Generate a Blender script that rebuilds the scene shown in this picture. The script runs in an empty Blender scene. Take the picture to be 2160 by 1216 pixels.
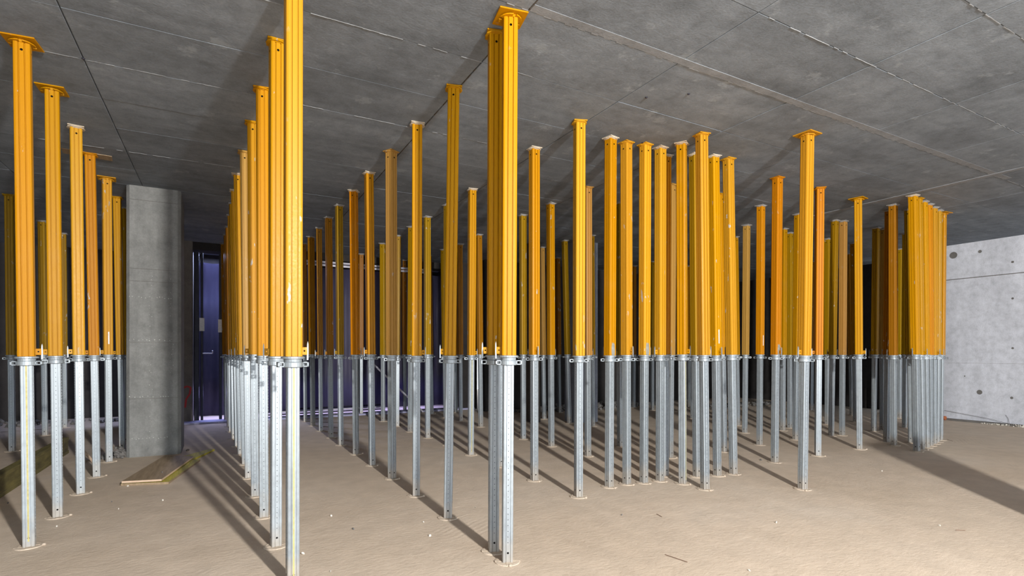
import bpy, bmesh, math, random
from mathutils import Vector, Matrix, Quaternion
random.seed(7)
C = bpy.context.scene.collection
S = bpy.context.scene

# ------------------------------------------------------------------ camera
FPX, CAMH, ROOMH, HY = 1130.0, 1.25, 3.27, 746.0      # focal length and horizon measured in the 2160 x 1216 frame
YAW = math.radians(28.6)
cam_d = bpy.data.cameras.new('camera'); cam = bpy.data.objects.new('camera', cam_d); C.objects.link(cam)
cam.location = (0, 0, CAMH); cam.rotation_euler = (math.pi/2, 0, -YAW)
cam_d.sensor_width = 36; cam_d.lens = 36*FPX/2160; cam_d.shift_y = (HY-608)/2160
cam_d.clip_start = .05; cam_d.clip_end = 200
S.camera = cam

# ------------------------------------------------------------------ light
w = bpy.data.worlds.new('daylight'); S.world = w; w.use_nodes = True
bg = w.node_tree.nodes['Background']; bg.inputs[0].default_value = (.78, .88, 1, 1); bg.inputs[1].default_value = 3.0
def lamp(name, kind, loc, energy, color, size=.1, rot=(0, 0, 0), size_y=None, falloff=None):
    d = bpy.data.lights.new(name, kind); o = bpy.data.objects.new(name, d); C.objects.link(o)
    o.location = loc; o.rotation_euler = rot; d.energy = energy; d.color = color
    if kind == 'AREA':
        d.size = size
        if size_y: d.shape = 'RECTANGLE'; d.size_y = size_y
    else: d.shadow_soft_size = size
    if falloff:
        d.use_nodes = True; nt = d.node_tree; em = nt.nodes['Emission']
        f = nt.nodes.new('ShaderNodeLightFalloff'); f.inputs['Strength'].default_value = 1
        a = nt.nodes.new('ShaderNodeMath'); a.operation = 'MULTIPLY_ADD'; a.inputs[1].default_value = 2.0
        nt.links.new(f.outputs['Quadratic'], a.inputs[0]); nt.links.new(f.outputs['Linear'], a.inputs[2])
        nt.links.new(a.outputs[0], em.inputs['Strength'])
    return o
lamp('site_floodlight', 'POINT', (1.4, -2.5, 2.7), 208, (1, .985, .95), .09, falloff='Linear')
lamp('blue_daylight_under_sheets', 'AREA', (2.0, 11.9, .5), 30, (.45, .45, 1), 5.0, (math.radians(-35), 0, 0), .4)
lamp('blue_daylight_in_shaft', 'AREA', (-.15, 11.95, 3.2), 50, (.5, .6, 1), .6, (0, 0, 0), .5)
S.view_settings.view_transform = 'Standard'; S.view_settings.look = 'None'
S.view_settings.gamma = 1; S.view_settings.use_curve_mapping = False
S.view_settings.exposure = 0.58

# ------------------------------------------------------------------ helpers
RT = Vector((math.cos(YAW), -math.sin(YAW), 0)); FW = Vector((math.sin(YAW), math.cos(YAW), 0))
def at_depth(px, Z): return RT*((px-1080)/FPX*Z) + FW*Z
def link(name, me, parent=None, loc=(0, 0, 0), rot=(0, 0, 0)):
    o = bpy.data.objects.new(name, me); C.objects.link(o); o.location = loc; o.rotation_euler = rot
    if parent: o.parent = parent
    return o
def mesh(name, bm, mat, smooth=False):
    me = bpy.data.meshes.new(name); bmesh.ops.recalc_face_normals(bm, faces=bm.faces[:]); bm.to_mesh(me); bm.free()
    for m in (mat if isinstance(mat, (list, tuple)) else [mat]): me.materials.append(m)
    if smooth:
        for p in me.polygons: p.use_smooth = True
    return me
def box(bm, x0, x1, y0, y1, z0, z1, M=None):
    v = [bm.verts.new((x, y, z)) for x in (x0, x1) for y in (y0, y1) for z in (z0, z1)]
    for f in ((0, 1, 3, 2), (4, 6, 7, 5), (0, 4, 5, 1), (2, 3, 7, 6), (0, 2, 6, 4), (1, 5, 7, 3)): bm.faces.new([v[i] for i in f])
    if M is not None: bmesh.ops.transform(bm, matrix=M, verts=v)
    return v
def bevel(bm, off, seg=1): bmesh.ops.bevel(bm, geom=bm.edges[:], offset=off, segments=seg, affect='EDGES', profile=.5)
def prism(bm, pts, z0, z1, M=None):
    lo = [bm.verts.new((x, y, z0)) for x, y in pts]; hi = [bm.verts.new((x, y, z1)) for x, y in pts]; n = len(pts)
    for i in range(n): bm.faces.new((lo[i], lo[(i+1) % n], hi[(i+1) % n], hi[i]))
    bm.faces.new(lo[::-1]); bm.faces.new(hi)
    if M is not None: bmesh.ops.transform(bm, matrix=M, verts=lo+hi)
def lathe(bm, prof, n=20, cx=0, cy=0):
    rings = [[bm.verts.new((cx+r*math.cos(2*math.pi*k/n), cy+r*math.sin(2*math.pi*k/n), z)) for k in range(n)] for r, z in prof]
    for a, b in zip(rings, rings[1:]):
        for k in range(n): bm.faces.new((a[k], a[(k+1) % n], b[(k+1) % n], b[k]))
    bm.faces.new(rings[0][::-1]); bm.faces.new(rings[-1])
def cyl(bm, p, q, r, n=8):
    p = Vector(p); q = Vector(q); M = Matrix.Translation(p) @ (q-p).to_track_quat('Z', 'Y').to_matrix().to_4x4()
    prism(bm, [(r*math.cos(2*math.pi*k/n), r*math.sin(2*math.pi*k/n)) for k in range(n)], 0, (q-p).length, M)
def cut(me, cutter_bm, mat_inside):
    """boolean difference through temporary objects; returns a new mesh"""
    cm = bpy.data.meshes.new('cutter'); bmesh.ops.recalc_face_normals(cutter_bm, faces=cutter_bm.faces[:]); cutter_bm.to_mesh(cm); cutter_bm.free(); cm.materials.append(mat_inside)
    a = bpy.data.objects.new('tmp_a', me); b = bpy.data.objects.new('tmp_b', cm); C.objects.link(a); C.objects.link(b)
    me.materials.append(mat_inside)
    m = a.modifiers.new('b', 'BOOLEAN'); m.object = b; m.operation = 'DIFFERENCE'; m.solver = 'EXACT'; m.material_mode = 'TRANSFER'
    dg = bpy.context.evaluated_depsgraph_get(); dg.update()
    out = bpy.data.meshes.new_from_object(a.evaluated_get(dg)); out.name = me.name
    bpy.data.objects.remove(a); bpy.data.objects.remove(b); bpy.data.meshes.remove(cm)
    return out
def tag(o, label=None, cat=None, group=None, kind=None):
    if label: o['label'] = label
    if cat: o['category'] = cat
    if group: o['group'] = group
    if kind: o['kind'] = kind
    return o
def empty(name, loc=(0, 0, 0)):
    o = bpy.data.objects.new(name, None); C.objects.link(o); o.location = loc; o.empty_display_size = .1; return o

# ------------------------------------------------------------------ materials
def newmat(name):
    m = bpy.data.materials.new(name); m.use_nodes = True; nt = m.node_tree
    return m, nt, nt.nodes['Principled BSDF'], nt.nodes.new, nt.links.new
def ramp(nt, fac, stops):
    r = nt.nodes.new('ShaderNodeValToRGB'); e = r.color_ramp.elements
    while len(e) < len(stops): e.new(.5)
    for i, (p, c) in enumerate(stops): e[i].position = p; e[i].color = (*c, 1) if len(c) == 3 else c
    nt.links.new(fac, r.inputs[0]); return r.outputs[0]
def noise(nt, vec, scale, detail=5, rough=.55, stretch=None):
    if stretch:
        mp = nt.nodes.new('ShaderNodeMapping'); mp.inputs['Scale'].default_value = stretch; nt.links.new(vec, mp.inputs[0]); vec = mp.outputs[0]
    n = nt.nodes.new('ShaderNodeTexNoise'); n.inputs['Scale'].default_value = scale; n.inputs['Detail'].default_value = detail; n.inputs['Roughness'].default_value = rough
    nt.links.new(vec, n.inputs['Vector']); return n.outputs[0]
def mix(nt, fac, a, b, mode='MIX'):
    m = nt.nodes.new('ShaderNodeMix'); m.data_type = 'RGBA'; m.blend_type = mode
    for sock, v in ((m.inputs[0], fac), (m.inputs[6], a), (m.inputs[7], b)):
        if isinstance(v, (int, float)): sock.default_value = v
        elif isinstance(v, tuple): sock.default_value = (*v, 1)
        else: nt.links.new(v, sock)
    return m.outputs[2]
def bump(nt, h, strength, dist=.01, prev=None):
    b = nt.nodes.new('ShaderNodeBump'); b.inputs['Strength'].default_value = strength; b.inputs['Distance'].default_value = dist
    nt.links.new(h, b.inputs['Height'])
    if prev: nt.links.new(prev, b.inputs['Normal'])
    return b.outputs[0]
def G(v): return (v, v, v)

def concrete(name, col, var=.25, rough=.85, stain=(.6, .6, .6), bumps=.25, streak=None, blot=.0, panelvar=.0, scale=1.0):
    m, nt, b, N, L = newmat(name)
    pos = N('ShaderNodeNewGeometry').outputs['Position']
    n1 = noise(nt, pos, 1.3*scale, 6, .6); n2 = noise(nt, pos, 9*scale, 6, .65); n3 = noise(nt, pos, 70*scale, 3, .6)
    c = ramp(nt, n1, [(.3, tuple(x*(1-var) for x in col)), (.7, tuple(x*(1+var*.6) for x in col))])
    c = mix(nt, 1.0, c, ramp(nt, n2, [(.3, G(.80)), (.5, G(.98)), (.72, G(1.12))]), 'MULTIPLY')
    c = mix(nt, 1.0, c, ramp(nt, n3, [(.3, G(.9)), (.7, G(1.08))]), 'MULTIPLY')
    if streak:
        s = noise(nt, pos, 1.0, 5, .6, streak)
        c = mix(nt, 1.0, c, ramp(nt, s, [(.35, G(.84)), (.55, G(1.0)), (.75, G(1.1))]), 'MULTIPLY')
    if blot:
        s = noise(nt, pos, 3.1*scale, 8, .7)
        c = mix(nt, ramp(nt, s, [(.60, G(0)), (.66, G(blot))]), c, tuple(x*y for x, y in zip(col, stain)))
    if panelvar:
        oi = N('ShaderNodeObjectInfo')
        c = mix(nt, 1.0, c, ramp(nt, oi.outputs['Random'], [(0, G(1-panelvar)), (1, G(1+panelvar))]), 'MULTIPLY')
    L(c, b.inputs['Base Color']); b.inputs['Roughness'].default_value = rough; b.inputs['Specular IOR Level'].default_value = .25
    nb = bump(nt, n3, bumps, .004); nb = bump(nt, n2, bumps, .01, nb); L(nb, b.inputs['Normal'])
    return m
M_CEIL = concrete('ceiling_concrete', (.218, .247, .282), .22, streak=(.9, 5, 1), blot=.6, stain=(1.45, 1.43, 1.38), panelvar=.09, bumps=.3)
M_CEIL_LIGHT = concrete('ceiling_joint_concrete', (.245, .258, .275), .12)
M_FIN = concrete('joint_fin_cement', (.31, .32, .33), .15)
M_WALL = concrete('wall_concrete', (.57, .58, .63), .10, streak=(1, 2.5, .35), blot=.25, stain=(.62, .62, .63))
M_COL = concrete('column_concrete', (.225, .225, .215), .16, streak=(7, 7, .7), blot=.4, stain=(.55, .55, .55))
M_COL2 = concrete('pale_column_concrete', (.25, .27, .32), .10)
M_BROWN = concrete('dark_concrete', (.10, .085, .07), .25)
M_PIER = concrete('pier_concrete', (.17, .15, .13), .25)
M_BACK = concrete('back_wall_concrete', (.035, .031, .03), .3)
M_RUBBLE = concrete('rubble', (.16, .15, .14), .3)
M_DIMPLE = concrete('form_dimple_cement', (.46, .46, .43), .1)
M_CHIP = concrete('mortar_chip', (.72, .68, .60), .15)
M_DUST = concrete('dusty_base_plate', (.56, .46, .36), .15)

def floor_mat():
    m, nt, b, N, L = newmat('dusty_screed_floor')
    pos = N('ShaderNodeNewGeometry').outputs['Position']
    n1 = noise(nt, pos, .55, 5, .55); n2 = noise(nt, pos, 5, 6, .6); n3 = noise(nt, pos, 32, 5, .65); n4 = noise(nt, pos, 260, 2, .5)
    tro = noise(nt, pos, 6.5, 6, .66, (1, 2.4, 1))
    c = ramp(nt, n1, [(.3, (.56, .45, .345)), (.55, (.61, .50, .395)), (.75, (.63, .535, .44))])
    c = mix(nt, 1, c, ramp(nt, n2, [(.3, G(.90)), (.7, G(1.06))]), 'MULTIPLY')
    c = mix(nt, 1, c, ramp(nt, n4, [(.3, G(.86)), (.7, G(1.08))]), 'MULTIPLY')
    L(c, b.inputs['Base Color']); b.inputs['Roughness'].default_value = .92; b.inputs['Specular IOR Level'].default_value = .15
    nb = bump(nt, n3, .5, .009); nb = bump(nt, n4, .4, .003, nb); nb = bump(nt, tro, .16, .02, nb)
    # a few scraped ripples on the screed
    wv = N('ShaderNodeTexWave'); wv.inputs['Scale'].default_value = 6.5; wv.inputs['Distortion'].default_value = 2.2; wv.inputs['Detail'].default_value = 2
    mp = N('ShaderNodeMapping'); mp.inputs['Rotation'].default_value = (0, 0, 1.05); L(pos, mp.inputs[0]); L(mp.outputs[0], wv.inputs[0])
    msk = ramp(nt, noise(nt, pos, .9, 3, .5), [(.60, G(0)), (.68, G(1))])
    mm = N('ShaderNodeMath'); mm.operation = 'MULTIPLY'; L(wv.outputs[1], mm.inputs[0]); L(msk, mm.inputs[1])
    nb = bump(nt, mm.outputs[0], .15, .008, nb)
    L(nb, b.inputs['Normal']); return m
M_FLOOR = floor_mat()

def paint_mat():
    m, nt, b, N, L = newmat('prop_paint')
    oi = N('ShaderNodeObjectInfo'); tc = N('ShaderNodeTexCoord')
    off = N('ShaderNodeVectorMath'); off.operation = 'MULTIPLY_ADD'
    cr = N('ShaderNodeCombineXYZ'); 
    for i in range(3): L(oi.outputs['Random'], cr.inputs[i])
    L(cr.outputs[0], off.inputs[0]); off.inputs[1].default_value = (37, 61, 93); L(tc.outputs['Object'], off.inputs[2])
    v = off.outputs[0]
    col = oi.outputs['Color']
    st = noise(nt, v, 1.0, 1, .4, (14, 14, .6)); bl = noise(nt, v, 3.0, 5, .6); fine = noise(nt, v, 90, 3, .6)
    c = mix(nt, 1, col, ramp(nt, st, [(.35, G(.96)), (.65, G(1.03))]), 'MULTIPLY')
    c = mix(nt, ramp(nt, bl, [(.55, G(0)), (.78, G(.14))]), c, (.45, .25, .07))
    chips = noise(nt, v, 26, 3, .55, (1, 1, .35)); msk = noise(nt, v, 1.6, 2, .5)
    mm = N('ShaderNodeMath'); mm.operation = 'MULTIPLY'
    L(ramp(nt, chips, [(.67, G(0)), (.69, G(1))]), mm.inputs[0]); L(ramp(nt, msk, [(.5, G(0)), (.6, G(1))]), mm.inputs[1])
    c = mix(nt, mm.outputs[0], c, (.42, .38, .33))
    L(c, b.inputs['Base Color'])
    L(ramp(nt, fine, [(.3, G(.36)), (.7, G(.48))]), b.inputs['Roughness']); b.inputs['Specular IOR Level'].default_value = .14
    L(bump(nt, fine, .08, .002), b.inputs['Normal']); return m
M_PAINT = paint_mat()
def galv_mat(dusty):
    m, nt, b, N, L = newmat('galvanised_metal')
    oi = N('ShaderNodeObjectInfo'); tc = N('ShaderNodeTexCoord')
    off = N('ShaderNodeVectorMath'); off.operation = 'MULTIPLY_ADD'
    cr = N('ShaderNodeCombineXYZ')
    for i in range(3): L(oi.outputs['Random'], cr.inputs[i])
    L(cr.outputs[0], off.inputs[0]); off.inputs[1].default_value = (37, 61, 93); L(tc.outputs['Object'], off.inputs[2]); v = off.outputs[0]
    st = noise(nt, v, 1.0, 4, .6, (30, 30, 1.2)); sp = noise(nt, v, 30, 4, .6)
    c = mix(nt, 1, oi.outputs['Color'], ramp(nt, st, [(.3, G(.86)), (.7, G(1.10))]), 'MULTIPLY')
    c = mix(nt, 1, c, ramp(nt, sp, [(.3, G(.90)), (.68, G(1.07))]), 'MULTIPLY')
    # sandy dust collects on the lowest decimetre
    sx = N('ShaderNodeSeparateXYZ'); L(tc.outputs['Object'], sx.inputs[0])
    d = N('ShaderNodeMath'); d.operation = 'ADD'; L(sx.outputs[2], d.inputs[0]); 
    s2 = N('ShaderNodeMath'); s2.operation = 'MULTIPLY'; L(bl := noise(nt, v, 6, 3, .5), s2.inputs[0]); s2.inputs[1].default_value = .35; L(s2.outputs[0], d.inputs[1])
    if dusty: c = mix(nt, ramp(nt, d.outputs[0], [(.18, G(.6)), (.34, G(0))]), c, (.44, .37, .29))
    L(c, b.inputs['Base Color']); b.inputs['Metallic'].default_value = .35
    L(ramp(nt, sp, [(.3, G(.36)), (.7, G(.52))]), b.inputs['Roughness']); L(bump(nt, st, .1, .002), b.inputs['Normal']); return m
M_GALV = galv_mat(False); M_GALV_TUBE = galv_mat(True)
def plain(name, col, rough=.6, metal=0, spec=.4, nz=0):
    m, nt, b, N, L = newmat(name)
    if nz:
        tc = N('ShaderNodeTexCoord')
        L(ramp(nt, noise(nt, tc.outputs['Object'], nz, 5, .6), [(.3, tuple(x*.75 for x in col)), (.7, tuple(min(1, x*1.15) for x in col))]), b.inputs['Base Color'])
    else: b.inputs['Base Color'].default_value = (*col, 1)
    b.inputs['Roughness'].default_value = rough; b.inputs['Metallic'].default_value = metal; b.inputs['Specular IOR Level'].default_value = spec; return m
M_HOLE = plain('hole_shade', (.006, .005, .005), .9, 0, .1)  # near-black colour stands in for the shade inside the hollow tubes
M_HOLE_WALL = plain('tie_hole_shade', (.05, .045, .042), .9, 0, .1)  # shade of the deep tie holes put into a dark colour
M_TAPE = plain('yellow_scale_strip', (.46, .40, .16), .6, nz=40)
M_WHITE = plain('white_sticker', (.8, .8, .8), .5, nz=60)
M_RED = plain('red_marking_paint', (.38, .03, .03), .7)
M_MORTAR = plain('grey_mortar', (.24, .23, .20), .9, nz=30)
M_RUST = plain('rusty_steel', (.42, .13, .05), .8, .2, nz=50)
M_TWIG = plain('brown_twig', (.22, .14, .10), .9)
M_DARKSTEEL = plain('dark_steel', (.035, .035, .05), .5, .5, nz=6)
M_BAR = plain('pale_painted_bar', (.60, .58, .66), .5, nz=8)
M_BLUE_STREAK = plain('blue_light_streak', (.34, .34, .50), .8, nz=5)  # blue of the light leaking under the sheets, put into the colour
def wood(name, a, b_, stretch, sc=6):
    m, nt, b, N, L = newmat(name); tc = N('ShaderNodeTexCoord')
    n = noise(nt, tc.outputs['Object'], sc, 6, .6, stretch)
    L(ramp(nt, n, [(.32, a), (.68, b_)]), b.inputs['Base Color']); b.inputs['Roughness'].default_value = .7
    L(bump(nt, n, .2, .003), b.inputs['Normal']); return m
M_PLY = wood('plywood', (.24, .17, .10), (.37, .27, .17), (6, .6, 1))
M_PLYEDGE = wood('pale_plywood_edge', (.52, .36, .24), (.70, .52, .38), (3, 3, 40))
M_YELLOWPLY = wood('yellow_formwork_board', (.34, .28, .03), (.56, .48, .05), (8, .8, 1))
M_BEAM = wood('stained_timber', (.07, .055, .012), (.20, .165, .045), (5, .7, 3), 5)
def sheet_mat():
    m, nt, b, N, L = newmat('navy_plastic_sheet'); tc = N('ShaderNodeTexCoord')
    n = noise(nt, tc.outputs['Object'], 1.2, 5, .6, (1, 1, .35))
    L(ramp(nt, n, [(.3, (.05, .048, .10)), (.7, (.14, .125, .22))]), b.inputs['Base Color']); b.inputs['Roughness'].default_value = .55; return m
M_SHEET = sheet_mat()

# ------------------------------------------------------------------ setting: floor
bm = bmesh.new(); box(bm, -9, 16, -9, 17, -.3, 0); o = link('floor', mesh('floor', bm, M_FLOOR)); tag(o, kind='structure')

# ceiling: slab with the imprint of every formwork panel as a piece of its own
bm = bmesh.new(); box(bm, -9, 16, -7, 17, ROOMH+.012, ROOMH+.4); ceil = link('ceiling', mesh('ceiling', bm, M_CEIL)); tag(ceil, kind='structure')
PX = [-.82+1.207*k for k in range(-6, 14)]            # joints across
PY = [1.45+.637*k for k in range(-12, 24)]            # joints along
g = .0022
pan = bmesh.new(); box(pan, .004, 1.203, g, .637-g, 0, .014); bmesh.ops.bevel(pan, geom=[e for e in pan.edges if all(abs(v.co.z) < 1e-5 for v in e.verts)], offset=.002, segments=1, affect='EDGES')
pan_me = mesh('ceiling_panel', pan, M_CEIL)
rest = bmesh.new()
for x in PX[:-1]:
    for y in PY[:-1]:
        z = ROOMH + random.uniform(-.0012, .0012)
        near = -3.3 < x < 11.5 and .5 < y < 8.2
        if near: link('ceiling_panel', pan_me, ceil, (x, y, z))
        else: box(rest, x+g, x+1.207-g, y+g, y+.637-g, z, z+.014)
o = link('distant_ceiling_panels', mesh('distant_ceiling_panels', rest, M_CEIL), ceil); tag(o, kind='stuff')
def strip(name, x0, x1, y0, y1, mat, h=.004, parent=ceil, ragged=True):
    bm = bmesh.new(); L = max(x1-x0, y1-y0); n = max(2, int(L/.05)); along_x = (x1-x0) > (y1-y0)
    for i in range(n):
        if ragged and random.random() < .30: continue
        a, b = i/n, (i+1)/n; hh = h*(random.uniform(.25, 1) if ragged else 1); j = random.uniform(-.0015, .0015) if ragged else 0
        if along_x: box(bm, x0+a*(x1-x0), x0+b*(x1-x0), y0+j, y1+j, ROOMH-.001-hh, ROOMH+.01)
        else: box(bm, x0+j, x1+j, y0+a*(y1-y0), y0+b*(y1-y0), ROOMH-.001-hh, ROOMH+.01)
    return link(name, mesh(name, bm, mat), parent)
for yj, x0, x1, hw in ((PY[14], 1.3, 12, .0035), (PY[13], 2.9, 8, .0022), (PY[12], 3.4, 6, .0035), (PY[15], -.8, 2.0, .0022), (PY[17], -1.4, 3.0, .003), (PY[20], -1.6, .6, .003)):
    strip('joint_fin', x0, x1, yj-hw*.7, yj+hw*.7, M_FIN, .0016)
strip('joint_infill_band', 1.6, 8.0, PY[14]+.008-.075, PY[14]-.004, M_CEIL_LIGHT, .0012, ragged=False)
strip('joint_infill_band', 7.62, 7.70, 1.4, 5.2, M_CEIL_LIGHT, .005, ragged=False)
strip('joint_fin', PX[8]-.0025, PX[8]+.0025, 2.0, 7.0, M_BROWN, .0015)
for hx, hy_ in ((-.82, 4.62), (3.2, 3.0), (2.95, 3.2), (3.55, 3.9)):
    bm = bmesh.new(); lathe(bm, [(.006, ROOMH-.008), (.011, ROOMH-.001)], 10, hx, hy_); link('ceiling_nail', mesh('ceiling_nail', bm, M_DARKSTEEL), ceil)

# ------------------------------------------------------------------ setting: walls
def wall_point(px, py, X=12.0):
    k = (px-1080)/FPX; Z = X/(math.sin(YAW)+math.cos(YAW)*k); y = Z*(math.cos(YAW)-math.sin(YAW)*k)
    return y, CAMH-(py-HY)/FPX*Z
wr = empty('wall_right', (12, 0, 0)); tag(wr, kind='structure')
holes = [(2011, 539, .062), (2067, 531, .028), (2136, 553, .02), (2136, 630, .018), (2136, 735, .018), (2066, 828, .042), (2035, 794, .012), (2134, 840, .022)]
for z0, z1 in ((0, 1.07), (1.073, 2.62), (2.635, ROOMH+.012)):
    bm = bmesh.new(); box(bm, 0, .35, -9, 6.1, z0, z1)
    me = mesh('wall_lift', bm, M_WALL)
    cb = bmesh.new(); hit = False
    for px, py, r in holes:
        y, z = wall_point(px, py)
        if z0 < z < z1: hit = True; cyl(cb, (-.05, y, z), (.22, y, z), r, 14)
    if hit: me = cut(me, cb, M_HOLE_WALL)
    else: cb.free()
    link('wall_lift', me, wr)
bm = bmesh.new(); box(bm, .006, .34, -9, 6.09, .01, ROOMH); link('joint_backing', mesh('joint_backing', bm, M_RUBBLE), wr)
bm = bmesh.new()
for zz in (2.2, 1.75, .75, .25):
    for k in range(60): 
        y = random.uniform(2.5, 6); z = random.uniform(.1, 3.2)
        bmesh.ops.create_icosphere(bm, subdivisions=1, radius=random.uniform(.002, .005), matrix=Matrix.Translation((0, y, z)))
o = link('surface_bumps', mesh('surface_bumps', bm, M_WALL), wr); tag(o, kind='stuff')
for px, py in ((1903, 777), (1903, 828), (1867, 826)):
    y, z = wall_point(px, py); bm = bmesh.new(); box(bm, -.003, .004, y-.06, y+.06, z-.008, z+.008); box(bm, -.003, .004, y-.05, y+.05, z+.018, z+.026)
    o = link('red_mark', mesh('red_mark', bm, M_RED), wr)
# debris channel and rusty stub along the foot of the right wall
bm = bmesh.new(); box(bm, 11.93, 11.995, -3, 4.95, 0, .035); o = link('floor_batten', mesh('floor_batten', bm, M_RUBBLE))
tag(o, 'dark dirty batten lying along the foot of the right concrete wall', 'batten')
y_, z_ = wall_point(1994, 886); bm = bmesh.new(); cyl(bm, (11.89, 4.90, .04), (11.89, 5.00, .045), .04, 10)
bevel(bm, .004); o = link('pipe_stub', mesh('pipe_stub', bm, M_RUST)); tag(o, 'short rusty orange pipe stub at the foot of the right wall', 'pipe')
for k, (a, b, c_) in enumerate((((11.9, 3.9, .02), (11.93, 4.3, .10), (11.95, 4.95, .18)), ((11.94, 4.0, .01), (11.96, 4.02, .12), (11.97, 4.06, .18)))):
    bm = bmesh.new(); cyl(bm, a, b, .003, 5); cyl(bm, b, c_, .003, 5)
    o = link('tie_wire', mesh('tie_wire', bm, M_RUBBLE)); tag(o, ('long loose tie wire leaning on the right wall above the rubble', 'short tie wire standing up from rubble at the right wall')[k], 'wire')

def wallbox(name, x0, x1, y0, y1, z0, z1, mat, bev=0):
    bm = bmesh.new(); box(bm, x0, x1, y0, y1, z0, z1)
    if bev: bevel(bm, bev)
    o = link(name, mesh(name, bm, mat)); tag(o, kind='structure'); return o
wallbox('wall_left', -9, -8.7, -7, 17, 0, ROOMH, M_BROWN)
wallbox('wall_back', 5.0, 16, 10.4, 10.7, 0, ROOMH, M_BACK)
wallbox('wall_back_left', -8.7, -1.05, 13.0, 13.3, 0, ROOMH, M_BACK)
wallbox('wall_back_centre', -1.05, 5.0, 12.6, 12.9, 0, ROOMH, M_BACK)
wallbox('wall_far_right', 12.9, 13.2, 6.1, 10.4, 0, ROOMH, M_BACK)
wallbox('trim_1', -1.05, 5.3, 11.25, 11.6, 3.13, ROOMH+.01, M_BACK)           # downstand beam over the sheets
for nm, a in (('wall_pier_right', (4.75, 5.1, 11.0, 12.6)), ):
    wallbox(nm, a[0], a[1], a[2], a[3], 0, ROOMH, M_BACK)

# columns
def column(name, x0, x1, y0, y1, mat, ch=.02):
    bm = bmesh.new()
    prism(bm, [(x0+ch, y0), (x1-ch, y0), (x1, y0+ch), (x1, y1-ch), (x1-ch, y1), (x0+ch, y1), (x0, y1-ch), (x0, y0+ch)], 0, ROOMH+.005)
    o = link(name, mesh(name, bm, mat)); return o
cA = column('concrete_column', -.985, -.425, 7.82, 8.5, M_COL, .035)
tag(cA, 'broad pale grey concrete column with dotted formwork lines, left of centre', 'column')
bm = bmesh.new()
for z in (1.93, 1.41, .725, .22):
    x = -.95
    while x < -.52:
        if random.random() < .85: bmesh.ops.create_icosphere(bm, subdivisions=1, radius=random.uniform(.005, .009), matrix=Matrix.Translation((x, 7.822, z+random.uniform(-.01, .01))))
        x += random.choice((.026, .04, .052))
for x in (-.74, -.52):
    z = .3
    while z < 2.2:
        if random.random() < .6: bmesh.ops.create_icosphere(bm, subdivisions=1, radius=random.uniform(.003, .006), matrix=Matrix.Translation((x+random.uniform(-.02, .02), 7.822, z)))
        z += random.uniform(.02, .07)
o = link('form_dimples', mesh('form_dimples', bm, M_DIMPLE), cA); tag(o, kind='stuff')
bm = bmesh.new()
for z in (3.10, 2.27, 2.12, 1.38, .70): box(bm, -.95, -.46, 7.816, 7.83, z, z+.005)
link('pour_line', mesh('pour_line', bm, M_RUBBLE), cA)
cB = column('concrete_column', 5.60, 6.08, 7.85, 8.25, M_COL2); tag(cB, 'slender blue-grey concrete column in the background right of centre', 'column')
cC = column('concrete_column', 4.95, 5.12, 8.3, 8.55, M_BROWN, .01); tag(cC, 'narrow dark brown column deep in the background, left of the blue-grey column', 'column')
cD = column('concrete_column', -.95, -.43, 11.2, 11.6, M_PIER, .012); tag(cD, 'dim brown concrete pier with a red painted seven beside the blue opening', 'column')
bm = bmesh.new()
def stroke(bm, p, q, wd, y): 
    d = Vector((q[0]-p[0], 0, q[1]-p[1])); n = Vector((-d.z, 0, d.x)).normalized()*wd/2
    vs = [bm.verts.new((p[0]+s*n.x, yy, p[1]+s*n.z)) for yy in (y, y+.004) for s in (1, -1)] + [bm.verts.new((q[0]+s*n.x, yy, q[1]+s*n.z)) for yy in (y, y+.004) for s in (1, -1)]
    bmesh.ops.convex_hull(bm, input=vs)
for p, q in (((-.60, .62), (-.52, .66)), ((-.52, .66), (-.46, .64)), ((-.46, .64), (-.475, .52)), ((-.475, .52), (-.53, .43)), ((-.53, .43), (-.545, .28))): stroke(bm, p, q, .03, 11.197)
link('painted_numeral', mesh('painted_numeral', bm, M_RED), cD)
bm = bmesh.new(); box(bm, 4.72, 4.98, .72, .98, 0, 1.30); bevel(bm, .01); cE = link('shadow_caster', mesh('shadow_caster', bm, M_COL2)); tag(cE, 'added unseen low square shadow plinth just outside the right edge of the view', 'caster')  # block added out of view to cast the broad shadow at lower right

# ------------------------------------------------------------------ blue sheeted opening at the back
blue_strip = wallbox('floor_light_strip', -1.05, 5.0, 10.9, 11.25, 0, .035, M_BLUE_STREAK, .006)  # added low strip, coloured as the blue light streak on the floor
def sheet(x0, x1, y, z0, z1, label):
    bm = bmesh.new(); n = int((x1-x0)/.035); ph = random.uniform(0, 6)
    rows = []
    for j in range(5):
        z = z0+(z1-z0)*j/4
        rows.append([bm.verts.new((x0+(x1-x0)*i/n, y+.03*math.sin(i*.9+ph)+.02*math.sin(i*.37+j*.5+ph), z)) for i in range(n+1)])
    for a, b in zip(rows, rows[1:]):
        for i in range(n): bm.faces.new((a[i], a[i+1], b[i+1], b[i]))
    ret = bmesh.ops.solidify(bm, geom=bm.faces[:], thickness=.004)
    o = link('plastic_sheet', mesh('plastic_sheet', bm, M_SHEET, True)); tag(o, label, 'sheet', 'navy sheets hung across the back opening'); return o
def post(x, y, wd, mat, label, paper=None, z1=3.1):
    bm = bmesh.new(); box(bm, x-wd/2, x+wd/2, y-wd/2, y+wd/2, 0, z1); bevel(bm, .006); o = link('steel_post', mesh('steel_post', bm, mat)); tag(o, label, 'post', 'dark posts of the back opening')
    if paper:
        bm = bmesh.new(); box(bm, x-.04, x+.04, y-wd/2-.006, y-wd/2-.001, paper-.12, paper+.12); link('paper_notice', mesh('paper_notice', bm, M_WHITE), o)
    return o
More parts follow.
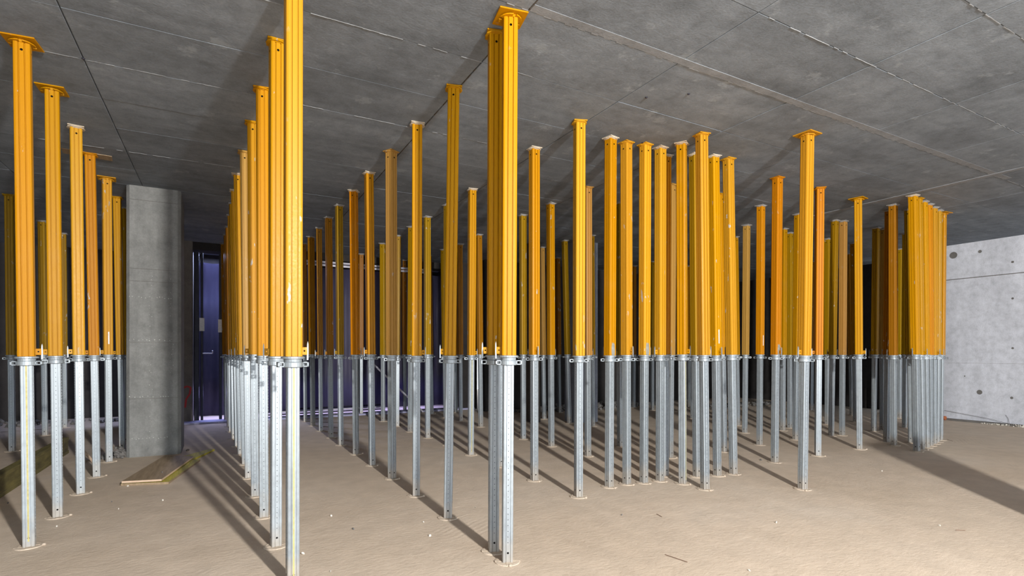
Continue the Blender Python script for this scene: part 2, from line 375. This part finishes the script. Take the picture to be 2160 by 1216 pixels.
sheet(-.42, .30, 12.3, .01, 3.05, 'navy sheet lit blue from above behind the opening beside the column')
for i, (a, b) in enumerate(((.62, 1.62), (1.66, 2.5), (2.56, 3.3), (3.36, 4.1), (4.14, 4.72))):
    sheet(a, b, 11.42, .09, 3.0, ['first', 'second', 'third', 'fourth', 'fifth'][i]+' navy sheet from the left behind the central rows of props')
for i, (x, wd, pp) in enumerate(((-.375, .08, None), (-.29, .04, 1.78), (.01, .05, 1.76), (.56, .07, None), (1.63, .05, None), (2.53, .06, None), (3.33, .05, None), (4.12, .06, None))):
    post(x, 11.36, wd, M_DARKSTEEL, 'dark steel post, '+['first', 'second', 'third', 'fourth', 'fifth', 'sixth', 'seventh', 'eighth'][i]+' from the left along the back opening', pp)
bm = bmesh.new(); cyl(bm, (1.35, 11.22, 3.08), (4.1, 11.22, 3.08), .022, 8); box(bm, 1.35, 4.1, 11.22, 11.24, 3.0, 3.04)
o = link('top_rail', mesh('top_rail', bm, M_BAR)); tag(o, 'pale horizontal rail above the navy sheets at the back', 'rail')
bm = bmesh.new(); cyl(bm, (2.7, 10.82, 1.05), (3.75, 10.78, .02), .018, 8); o = link('scaffold_tube', mesh('scaffold_tube', bm, M_BAR)); tag(o, 'thin pale tube leaning diagonally before the navy sheets', 'tube')
bm = bmesh.new(); cyl(bm, (-.28, 11.335, 1.25), (-.12, 11.33, 1.25), .010, 8); cyl(bm, (-.12, 11.33, 1.25), (-.12, 11.29, 1.30), .010, 8); link('handle_bar', mesh('handle_bar', bm, M_BAR), [o for o in C.objects if o.name.startswith('steel_post')][1]).matrix_parent_inverse = Matrix.Identity(4)
for i in range(3):
    bm = bmesh.new(); cyl(bm, (.7+i*.2, 11.3-.03*i, .06+.05*i), (3.0, 11.3-.03*i, .07+.05*i), .014, 6)
    o = link('low_rail', mesh('low_rail', bm, M_DARKSTEEL if i != 1 else M_BAR)); tag(o, ['lowest', 'middle', 'highest'][i]+' of three thin rails lying at the foot of the navy sheets', 'rail')

# ------------------------------------------------------------------ prop prototypes
def profile(s, c, grooves):
    side = [(-s+c, -s)]
    for cx, wd, dp in grooves: side += [(cx-wd/2, -s), (cx-wd/2+dp*.25, -s+dp), (cx+wd/2-dp*.25, -s+dp), (cx+wd/2, -s)]
    side += [(s-c, -s)]
    if c > .006: side += [(s-c*.29, -s+c*.29)]
    pts = []
    for k in range(4):
        ca, sa = ((1, 0), (0, 1), (-1, 0), (0, -1))[k]
        pts += [(x*ca-y*sa, x*sa+y*ca) for x, y in side]
    return pts
ZC = 1.236
bm = bmesh.new(); prism(bm, profile(.0435, .012, [(-.015, .0075, .008), (.015, .0075, .008)]), 0, 1)
OUT_L = ROOMH-.010-ZC
bmesh.ops.scale(bm, vec=(1, 1, OUT_L), verts=bm.verts); me = mesh('outer_tube', bm, M_PAINT)
cb = bmesh.new()
for k in range(4):
    a = k*math.pi/2; dx, dy = math.cos(a), math.sin(a)
    for z in (OUT_L-.062,): cyl(cb, (dx*.033, dy*.033, z), (dx*.06, dy*.06, z), .0078, 10)
ME_OUT = cut(me, cb, M_HOLE)
bm = bmesh.new(); prism(bm, profile(.0315, .007, [(-.013, .006, .005), (.013, .006, .005)]), 0, ZC)
me = mesh('inner_tube', bm, M_GALV_TUBE)
cb = bmesh.new()
for k in range(4):
    a = k*math.pi/2; dx, dy = math.cos(a), math.sin(a)
    cyl(cb, (dx*.02, dy*.02, .058), (dx*.05, dy*.05, .058), .0065, 8)
    if k % 2:
        z = .12
        while z < 1.17: cyl(cb, (dx*.024, dy*.024, z), (dx*.05, dy*.05, z), .0024, 6); z += .034
me = cut(me, cb, M_HOLE)
bm = bmesh.new(); bm.from_mesh(me)
z = .11
while z < 1.17:
    for s in (-1, 1): box(bm, s*.0308, s*.0330, -.0085, .0085, z, z+.011)
    z += .0225
mi = [m for m in me.materials]; ME_IN = bpy.data.meshes.new('inner_tube'); bm.to_mesh(ME_IN); bm.free()
for m in mi: ME_IN.materials.append(m)
bm = bmesh.new()
lathe(bm, [(.050, -.014), (.060, -.012), (.060, -.003), (.052, 0)], 24); lathe(bm, [(.045, -.034), (.047, -.012)], 24)
lathe(bm, [(.044, -.060), (.052, -.057), (.052, -.034), (.048, -.030)], 24); ME_COLLAR = mesh('collar', bm, M_GALV)
bm = bmesh.new()
for (a, b, c_, d) in ((.046, .084, -.0575, -.051), (.046, .084, -.036, -.0295), (.074, .084, -.0575, -.0295), (.046, .054, -.0575, -.0295)): box(bm, a, b, -.012, .012, c_, d)
bevel(bm, .0012); ME_HANDLE = mesh('collar_handle', bm, M_GALV)
bm = bmesh.new(); box(bm, .042, .074, -.006, .006, .008, .050); bevel(bm, .002); me = mesh('clip_bracket', bm, M_PAINT)
cb = bmesh.new(); cyl(cb, (.058, -.02, .030), (.058, .02, .030), .005, 10); ME_CLIP = cut(me, cb, M_HOLE)
bm = bmesh.new(); prism(bm, [(.071, -.02), (.079, -.02), (.080, .03), (.079, .068), (.076, .082), (.073, .068), (.071, .03)], -.005, .005, Matrix.Rotation(math.pi/2, 4, 'X')); ME_LEVER = mesh('release_lever', bm, M_GALV)
def plate_mesh(half, mat, name, ring=True):
    bm = bmesh.new(); box(bm, -half, half, -half, half, -.009, 0); bevel(bm, .0025)
    n = 20                                                        # ring lug welded beneath the plate
    for k in range(n if ring else 0):
        if k % 5 == 0: continue
        a0, a1 = 2*math.pi*k/n, 2*math.pi*(k+1)/n
        vs = [bm.verts.new((r*math.cos(a), r*math.sin(a), z)) for r in (.048, .070) for a in (a0, a1) for z in (-.024, -.017)]
        for f in ((0, 1, 3, 2), (4, 6, 7, 5), (0, 4, 5, 1), (2, 3, 7, 6), (0, 2, 6, 4), (1, 5, 7, 3)): bm.faces.new([vs[i] for i in f])
    lathe(bm, [(.050, -.024), (.050, -.009)], 16)
    if not ring: lathe(bm, [(.060, -.020), (.066, -.018), (.066, -.012), (.058, -.010)], 12)
    return mesh(name, bm, mat)
ME_TOP = plate_mesh(.088, M_PAINT, 'top_plate'); ME_TOP_SMALL = plate_mesh(.059, M_PAINT, 'top_plate', False)
bm = bmesh.new(); lathe(bm, [(.077, 0), (.075, .005), (.058, .007), (.056, .005)], 28); box(bm, -.076, .076, -.012, .012, 0, .007); box(bm, -.012, .012, -.076, .076, 0, .007)
ME_BASE = mesh('base_plate', bm, M_DUST)
bm = bmesh.new(); lathe(bm, [(.010, 0), (.012, .006), (.006, .013)], 8); ME_LUG = mesh('base_lug', bm, M_DUST)
bm = bmesh.new(); box(bm, -.004, .004, -.0337, -.0314, .04, 1.17); ME_TAPE = mesh('scale_strip', bm, M_TAPE)
bm = bmesh.new(); box(bm, -.006, .006, -.0455, -.0437, .12, .26); ME_STICK = mesh('sticker', bm, M_WHITE)
bm = bmesh.new(); bmesh.ops.create_icosphere(bm, subdivisions=2, radius=1, matrix=Matrix.Translation((0, -.037, .05)) @ Matrix.Diagonal((.03, .012, .085, 1))); ME_SMEAR = mesh('mortar_smear', bm, M_MORTAR, True)

YEL = {'y': (.45, .202, .001), 'l': (.50, .240, .012), 'o': (.31, .165, .003), 'r': (.48, .175, .002), 't': (.39, .205, .045), 'b': (.31, .125, .005)}
LOOK = {'y': 'bright yellow', 'l': 'pale yellow', 'o': 'olive yellow', 'r': 'orange yellow', 't': 'faded tan', 'b': 'brownish yellow'}
def make_prop(xt, yt, xb, yb, col, label, group, flags='', yaw=None):
    zs = []
    if yb: zs.append(FPX*CAMH/(yb-HY))
    if yt is not None: zs.append(FPX*(ROOMH-.010-CAMH)/(HY-yt))
    Z = sum(zs)/len(zs)
    p = at_depth(xb, Z); q = at_depth(xt, Z); q.z = ROOMH-.010
    r = empty('shoring_prop', p); d = (q-p).normalized(); r.rotation_mode = 'QUATERNION'
    r.rotation_quaternion = Vector((0, 0, 1)).rotation_difference(d)
    tag(r, label, 'prop', group)
    yaw = random.gauss(0, .10) if yaw is None else yaw
    if random.random() < .12 and 'k' not in flags: yaw += math.pi/4
    pc = YEL[col]; v = random.uniform(.90, 1.07); pc = (pc[0]*v, pc[1]*v*random.uniform(.94, 1.06), pc[2], 1)
    gv = random.uniform(.80, 1.06); gc = (.33*gv, .365*gv, .39*gv, 1)
    zc = ZC + random.uniform(-.006, .006) - max(0, Z-5)*.002
    L = ROOMH-.010-zc
    def part(name, me, loc=(0, 0, 0), rz=0., c=gc, sz=1., par=r):
        o = link(name, me, par, loc, (0, 0, rz)); o.color = c; o.scale.z = sz; return o
    part('outer_tube', ME_OUT, (0, 0, zc), yaw, pc, L/OUT_L)
    part('inner_tube', ME_IN, (0, 0, .004), yaw, gc, (zc-.004)/ZC)
    tc = random.choice([pc, pc, (.42, .32, .22, 1), (.50, .42, .32, 1)]) if Z > 3.6 else pc
    if Z > 7: tc = (.32, .30, .28, 1)
    if 'g' in flags: tc = pc
    part('top_plate', ME_TOP if 'g' in flags else ME_TOP_SMALL, (0, 0, ROOMH-.001), random.gauss(0, .09) if 'g' in flags else yaw+random.gauss(0, .07), tc)
    view = math.atan2(p.y, p.x)
    cr = view+math.pi/2+random.uniform(-.45, .45)
    cl = part('collar', ME_COLLAR, (0, 0, zc), cr, gc)
    part('handle', ME_HANDLE, (0, 0, 0), 0, gc, 1, cl); part('handle', ME_HANDLE, (0, 0, 0), math.pi, gc, 1, cl)
    side = random.choice((-1, 1)); ka = yaw + math.pi/2*round((view+side*math.pi/2+random.uniform(-.5, .5)-yaw)/(math.pi/2))
    if Z < 9:
        part('clip_bracket', ME_CLIP, (0, 0, zc), ka, pc); part('release_lever', ME_LEVER, (0, 0, zc), ka, gc)
    bp = part('base_plate', ME_BASE, (0, 0, 0), yaw, (1, 1, 1, 1))
    if Z < 7: 
        a = view+math.pi+random.uniform(.5, 1.3); part('base_lug', ME_LUG, (.078*math.cos(a), .078*math.sin(a), 0), 0, (1, 1, 1, 1), 1, bp)
    face = yaw + (math.pi/2)*random.choice((0, 0, 1))*0
    if 's' in flags: tag(part('scale_strip', ME_TAPE, (0, 0, 0), yaw), 'yellow scale strip')
    if 'w' in flags: tag(part('sticker', ME_STICK, (0, 0, zc), yaw), 'white sticker')
    if 'm' in flags: tag(part('mortar_smear', ME_SMEAR, (0, 0, zc), yaw), 'grey mortar smear')
    return r
ORD = ['first', 'second', 'third', 'fourth', 'fifth', 'sixth', 'seventh', 'eighth', 'ninth', 'tenth', 'eleventh', 'twelfth']
def row(items, phrase, group):
    for i, it in enumerate(items):
        if it is None: continue
        xt, yt, xb, yb, col = it[:5]; fl = it[5] if len(it) > 5 else ''
        make_prop(xt, yt, xb, yb, col, f'{LOOK[col]} prop, {ORD[i]} from the front {phrase}', group, fl, it[6] if len(it) > 6 else None)
row([(47, 88, 62, 1152, 'y', 'gs', .12), (110, 192, 122, 1092, 'y', 'g', .15), (160, 268, 170, 1041, 'l', 'k', .25), (190, 325, 204, 1005, 'r', 'k'), (225, 375, 230, 973, 'l', 'wgk', .3), (247, 410, 258, 945, 'y'), (262, 440, 270, None, 'o')],
    'in the row left of the broad column', 'props in the row beside the broad column')
row([(20, 412, 26, 952, 'o'), (88, 472, 95, 922, 'o'), (133, 497, 137, 905, 'o')], 'in the dim row at the far left', 'props in the far left row')
row([(619, None, 617, 1234, 'l', 'ks', .06), (584, 88, 582, 1150, 'y', 'k', .1), (553, 190, 557, 1090, 'y'), (533, 265, 538, 1049, 'y'), (516, 325, 524, 1010, 't'), (502, 371, 517, 981, 'y'), (496, 410, 507, 963, 'y'), (491, 438, 500, 946, 'y'), (487, 463, 492, 931, 'y'), (482, 485, 487, 914, 'r'), (478, 502, 483, 904, 'b'), (473, 515, 478, None, 'b')],
    'in the dense row right of the column', 'props in the dense left centre row')
row([(1076, 42, 1070, 1187, 'y', 'gk', -.38), (1045, 75, 1041, 1163, 'y', 'k', -.3), (957, 188, 945, 1093, 'y', 'k', -.42), (880, 262, 878, 1045, 'y', 'k', -.3), (825, 318, 827, 1008, 't', 'k', .5), (778, 368, 785, 983, 'y'), (746, 406, 751, 960, 'r'), (715, 437, 719, 941, 'o'), (693, 465, 698, 927, 'b'), (673, 486, 677, 912, 'b'), (656, 507, 660, 903, 'b'), (641, 525, 644, 897, 'b')],
    'in the central diagonal row', 'props in the central row')
row([(1222, 262, 1220, 1050, 'l', 'k', -.2), (1127, 318, 1127, 1016, 'y'), (1056, 365, 1055, 987, 'y'), (996, 405, 993, 963, 'y', 's'), (944, 440, 944, 944, 'o'), (901, 464, 902, 928, 'o'), (868, 484, 865, 914, 'o'), (840, 502, 838, 902, 'o'), (807, 520, 808, 893, 'o'), (783, 535, 784, 887, 'o'), (762, 546, 762, 882, 'b')],
    'in the row right of the central pair', 'props in the right centre row')
row([(1239, 398, 1240, 963, 't'), (1161, 432, 1163, 943, 'y'), (1103, 457, 1104, 928, 'o'), (1010, 502, 1014, 905, 'b'), (970, 520, 972, 891, 'b'), (935, 533, 940, 885, 'o'), (905, 545, 911, 878, 'b'), (852, 556, 854, 872, 'b')],
    'in the dim row behind the right centre row', 'props in the dim row behind centre')
def lone(xt, yt, xb, yb, col, text, group='scattered background props', fl='', yaw=None):
    make_prop(xt, yt, xb, yb, col, LOOK[col]+' prop '+text, group, fl, yaw)
lone(1191, 512, 1201, 896, 'o', 'standing in front of the narrow dark brown column')
lone(1143, 528, 1148, 888, 't', 'deep in the background between first two right centre props')
lone(1176, 545, 1180, None, 'b', 'faint in the darkness left of the narrow brown column')
lone(1247, 498, 1250, None, 'o', 'just before the blue-grey background column')
lone(957, 548, 962, 873, 'b', 'faint before the right end of the navy sheets')
CL = 'props of the tight cluster right of centre'
for i, (a, t) in enumerate([((1288, 292, 1285, 1027, 'y', 'mk'), 'at the left end of the tight cluster, mortar smeared'),
    ((1321, 302, 1322, 1021, 'l', 'k'), 'second from the left in the tight cluster'),
    ((1361, 306, 1358, 1018, 'l', 'mk'), 'third from the left in the tight cluster, mortar smeared'),
    ((1393, 314, 1392, 1015, 'l', 'k'), 'fourth from the left in the tight cluster'),
    ((1404, 330, 1402, 1004, 'r', 'k'), 'hidden close behind the fourth prop of the tight cluster'),
    ((1438, 304, 1440, 1020, 'y', 'ks', .5), 'turned cornerwise, with yellow scale strip, in the tight cluster'),
    ((1480, 285, 1487, 1032, 'l', 'k'), 'tallest and nearest in the tight cluster'),
    ((1465, 328, 1470, 1006, 'o', 'k'), 'peeping left of the nearest prop of the tight cluster'),
    ((1505, 330, 1513, 1003, 'y', 'wk'), 'leaning, with white sticker, near the right of the tight cluster'),
    ((1536, 335, 1547, 999, 'l', 'k'), 'leaning at the right end of the tight cluster')]):
    lone(*a[:5], t, CL, a[5], a[6] if len(a) > 6 else None)
for a, t in [((1417, 390, 1413, 965, 't'), 'behind the gap right of the fourth cluster prop'), ((1519, 412, 1527, None, 'y'), 'behind the gap between the two leaning cluster props'),
    ((1550, 508, 1556, 903, 'y'), 'far behind, just right of the tight cluster'), ((1306, 430, 1308, None, 'o'), 'behind the gap of the first two cluster props'),
    ((1376, 553, 1376, None, 'o'), 'small and distant behind the third cluster gap'), ((1337, 562, 1337, None, 'b'), 'small and distant behind the second cluster gap'),
    ((1461, 525, 1461, None, 'o'), 'distant, left of the nearest cluster prop'), ((1455, 562, 1455, None, 'b'), 'most distant, left of the nearest cluster prop'),
    ((1575, 475, 1571, 913, 't'), 'first in the open group right of the tight cluster'), ((1605, 430, 1602, 936, 'r', 'w'), 'with white sticker in the open group right of the cluster'),
    ((1640, 372, 1634, 973, 'r', 'm'), 'mortar smeared and scuffed, left of the prop with big yellow plate'), ((1653, 484, 1651, None, 'y'), 'half hidden behind the scuffed mortar smeared prop'),
    ((1666, 490, 1666, 902, 'o'), 'small, between the scuffed prop and the one with big plate'), ((1684, 448, 1678, 925, 'y'), 'half hidden left of the prop with big yellow plate'),
    ((1703, 278, 1693, 1028, 'l', 'kg'), 'with big yellow plate standing alone nearest on the right'), ((1729, 395, 1725, 960, 'r'), 'next right of the lone prop with big yellow plate'),
    ((1746, 505, 1745, None, 'o'), 'half hidden behind the olive prop right of centre'), ((1761, 463, 1753, 918, 'o'), 'left of a close pair right of the big plate prop'),
    ((1779, 466, 1776, 918, 't'), 'right of a close pair right of the big plate prop'), ((1800, 515, 1804, 891, 'b'), 'half hidden left of the last free standing prop'),
    ((1790, 532, 1797, 874, 'b'), 'most distant before the dark opening'), ((1714, 561, 1712, 872, 'b'), 'distant between the big plate prop and its right neighbour'),
    ((1810, 415, 1813, 945, 'y', 'kg', .45), 'bright, last free standing before the dark opening'),
    ((1848, 480, 1843, 909, 'o'), 'at the left end of the group before the right wall'), ((1864, 485, 1861, 909, 't'), 'second from left in the group before the right wall'),
    ((1876, 436, 1870, 928, 'b'), 'tall, third from left before the right wall'), ((1884, 430, 1885, 938, 'b'), 'overlapping the tall third prop before the right wall'),
    ((1899, 530, 1897, 885, 'o'), 'lowest and most distant before the right wall'), ((1911, 494, 1908, 903, 'o'), 'thin sliver left of the stacked right group'), ((1916, 441, 1922, 933, 'o'), 'directly left of the stacked right group')]:
    lone(*a[:5], t, 'open group of props on the right', a[5] if len(a) > 5 else '', a[6] if len(a) > 6 else None)
row([(1926, 411, 1934, 951, 'y', 'k'), (1936, 418, 1944, 947, 'y', 'k'), (1947, 424, 1954, 943, 'y', 'k'), (1957, 430, 1962, 939, 'r', 'k'), (1968, 437, 1970, 935, 'l', 'k'), (1978, 444, 1976, 932, 'l', 'k'), (1988, 451, 1983, 929, 'y', 'gk')],
    'in the stacked group beside the right wall', 'props stacked beside the right wall')

# ------------------------------------------------------------------ loose objects
# packing board above the fourth prop of the left row
Z4 = (FPX*CAMH/(1005-HY)+FPX*(ROOMH-CAMH)/(HY-325))/2; p4 = at_depth(190, Z4)
bm = bmesh.new(); box(bm, -.20, .20, -.07, .09, -.006, 0); bevel(bm, .001)
o = link('packing_board', mesh('packing_board', bm, M_PLY), None, (p4.x-.02, p4.y, ROOMH+.001), (0, 0, .1))
tag(o, 'thin wooden board clamped to the ceiling above the fourth left prop', 'board')

def board(name, pts, z0, th, mats, label, cat, tilt=None):
    bm = bmesh.new(); prism(bm, pts, z0, z0+th)
    me = mesh(name, bm, mats)
    for p in me.polygons: p.material_index = 0 if abs(p.normal.z) > .5 else 1
    o = link(name, me); tag(o, label, cat)
    if tilt:
        for v in me.vertices: v.co.z += tilt*(v.co.y-6.1)
    return o
board('formwork_board', [(-.82, 6.19), (-.43, 6.06), (-.20, 7.18), (-.60, 7.25)], .001, .021, [M_YELLOWPLY, M_PLY], 'yellow-edged formwork board lying under the brown plywood sheet', 'board')
board('formwork_board', [(-.52, 7.30), (-.28, 7.22), (-.06, 7.86), (-.12, 7.90)], .001, .021, [M_YELLOWPLY, M_YELLOWPLY], 'narrow yellow-edged board end poking out behind the brown plywood sheet', 'board')
board('plywood_sheet', [(-.81, 6.17), (-.49, 6.09), (-.27, 7.26), (-.57, 7.50)], .030, .018, [M_PLY, M_PLYEDGE], 'brown plywood sheet lying on the floor in front of the broad column', 'board')
bm = bmesh.new(); y0, y1 = 4.6, 8.55
box(bm, -.04, .04, y0, y1, 0, .04); box(bm, -.04, .04, y0, y1, .16, .20); box(bm, -.034, .034, y0+.01, y1-.01, .035, .165); bevel(bm, .003)
o = link('timber_beam', mesh('timber_beam', bm, M_BEAM), None, (-1.70, 0, 0)); tag(o, 'greenish stained timber formwork beam lying along the floor at far left', 'beam')

def chunk(bm, c, r):
    M = Matrix.Translation(c) @ Quaternion((random.random(), random.random(), random.random(), random.random())).normalized().to_matrix().to_4x4() @ Matrix.Diagonal((r*random.uniform(.6, 1.3), r*random.uniform(.5, 1), r*random.uniform(.35, .8), 1))
    v = bmesh.ops.create_icosphere(bm, subdivisions=1, radius=1, matrix=M)['verts']
    for q in v: q.co += Vector((random.uniform(-1, 1), random.uniform(-1, 1), random.uniform(-1, 1)))*r*.15
def heap(name, cx, cy, rx, ry, h, n, rr, mat, label):
    bm = bmesh.new()
    for _ in range(n):
        a = random.uniform(0, 2*math.pi); t = math.sqrt(random.random()); z = h*(1-t)*random.random()
        chunk(bm, Vector((cx+rx*t*math.cos(a), cy+ry*t*math.sin(a), z+rr*.25)), rr*random.uniform(.4, 1))
    o = link(name, mesh(name, bm, mat)); tag(o, label, 'rubble', None, 'stuff'); return o
heap('rubble_heap', -1.10, 7.92, .13, .13, .17, 80, .045, M_RUBBLE, 'small heap of grey rubble between the props and the broad column')
heap('rubble_heap', 7.4, 9.85, 2.2, .4, .15, 260, .07, M_RUBBLE, 'dark rubble heap along the back wall behind the tight cluster')
heap('rubble_heap', 10.6, 8.6, 1.6, .4, .08, 160, .06, M_RUBBLE, 'dark rubble heap before the dark opening on the right')
heap('rubble_heap', 2.4, 11.05, 1.9, .12, .05, 160, .03, M_RUBBLE, 'scattered dark rubble at the foot of the navy sheets')
heap('rubble_heap', 11.9, 3.9, .05, .5, .04, 90, .018, M_CHIP, 'pale crumbled mortar strewn on the batten at the right wall')
heap('rubble_heap', -4.2, 12.2, 2.6, .5, .12, 200, .07, M_RUBBLE, 'dark rubble strewn along the far left back wall')
bm = bmesh.new(); box(bm, -.012, .012, -.14, .14, 0, .012, Matrix.Translation((-1.20, 7.84, .06)) @ Matrix.Rotation(.6, 4, 'Z') @ Matrix.Rotation(.5, 4, 'X'))
o = link('wood_offcut', mesh('wood_offcut', bm, M_PLYEDGE), None, (-.14, -.06, 0)); tag(o, 'pale wood offcut sticking out of the small rubble heap', 'offcut')
bm = bmesh.new(); chunk(bm, Vector((-.36, 8.0, .012)), .03); o = link('stone', mesh('stone', bm, M_BROWN)); tag(o, 'small dark stone at the right foot of the broad column', 'stone')
def gp(px, py): Z = FPX*CAMH/(py-HY); return at_depth(px, Z)
for px, py, r, lb in ((745, 1118, .013, 'dark crumb on the open floor between tall foreground prop and central pair'), (893, 1103, .011, 'crumb just left of the third prop of the central row'),
    (907, 1132, .012, 'crumb in front of the shadow left of the central pair'), (640, 1170, .014, 'crumb at the right foot of the tall foreground prop'), (699, 1090, .012, 'pale crumb right of the tall foreground prop, higher up the floor'),
    (1312, 1088, .010, 'crumb below the left end of the tight cluster'), (1637, 1104, .011, 'dark crumb below the lone prop with big yellow plate'), (1580, 1205, .010, 'crumb at the bottom edge right of centre'),
    (1982, 1110, .008, 'pale crumb below the broad shadow at right'), (1003, 1072, .010, 'dark crumb between second row prop and the central pair'), (236, 1060, .010, 'crumb right of the third prop in the left row'),
    (343, 1057, .010, 'crumb in front of the plywood sheet'), (250, 1075, .008, 'smallest crumb left of the plywood sheet front corner'), (17, 1063, .012, 'pale crumb near the left edge beside the stained beam'),
    (120, 1112, .010, 'crumb at the foot of the second prop in the left row'), (1860, 995, .012, 'crumb on the open floor below the dark opening'), (1605, 972, .016, 'pale crumb left of the scuffed prop, largest of the crumbs'),
    (697, 1207, .010, 'crumb at the bottom edge right of the tall foreground prop'), (270, 1027, .012, 'crumb touching the near left corner of the plywood sheet'), (342, 1008, .012, 'pale crumb lying on the plywood sheet')):
    bm = bmesh.new(); p = gp(px, py); z0 = .048 if (px, py) == (342, 1008) else 0
    chunk(bm, Vector((0, 0, r*.4)), r); o = link('mortar_crumb', mesh('mortar_crumb', bm, M_CHIP if (px+py) % 3 else M_RUBBLE), None, (p.x, p.y, z0))
    tag(o, lb, 'crumb', 'mortar crumbs strewn on the floor')
for px, py, qx, qy, lb in ((1403, 1172, 1450, 1188, 'thin brown twig at the bottom, lowest of the floor twigs'), (1385, 1086, 1396, 1092, 'short dark twig on the open floor below the tight cluster'), (2016, 1120, 2036, 1121, 'pale twig lying near the lower right corner'), (1998, 928, 2010, 932, 'tiny dark twig beside the stacked props at the right wall')):
    a, b = gp(px, py), gp(qx, qy); bm = bmesh.new(); cyl(bm, (a.x, a.y, .004), (b.x, b.y, .004), .0022, 5); o = link('twig', mesh('twig', bm, M_TWIG)); tag(o, lb, 'twig')
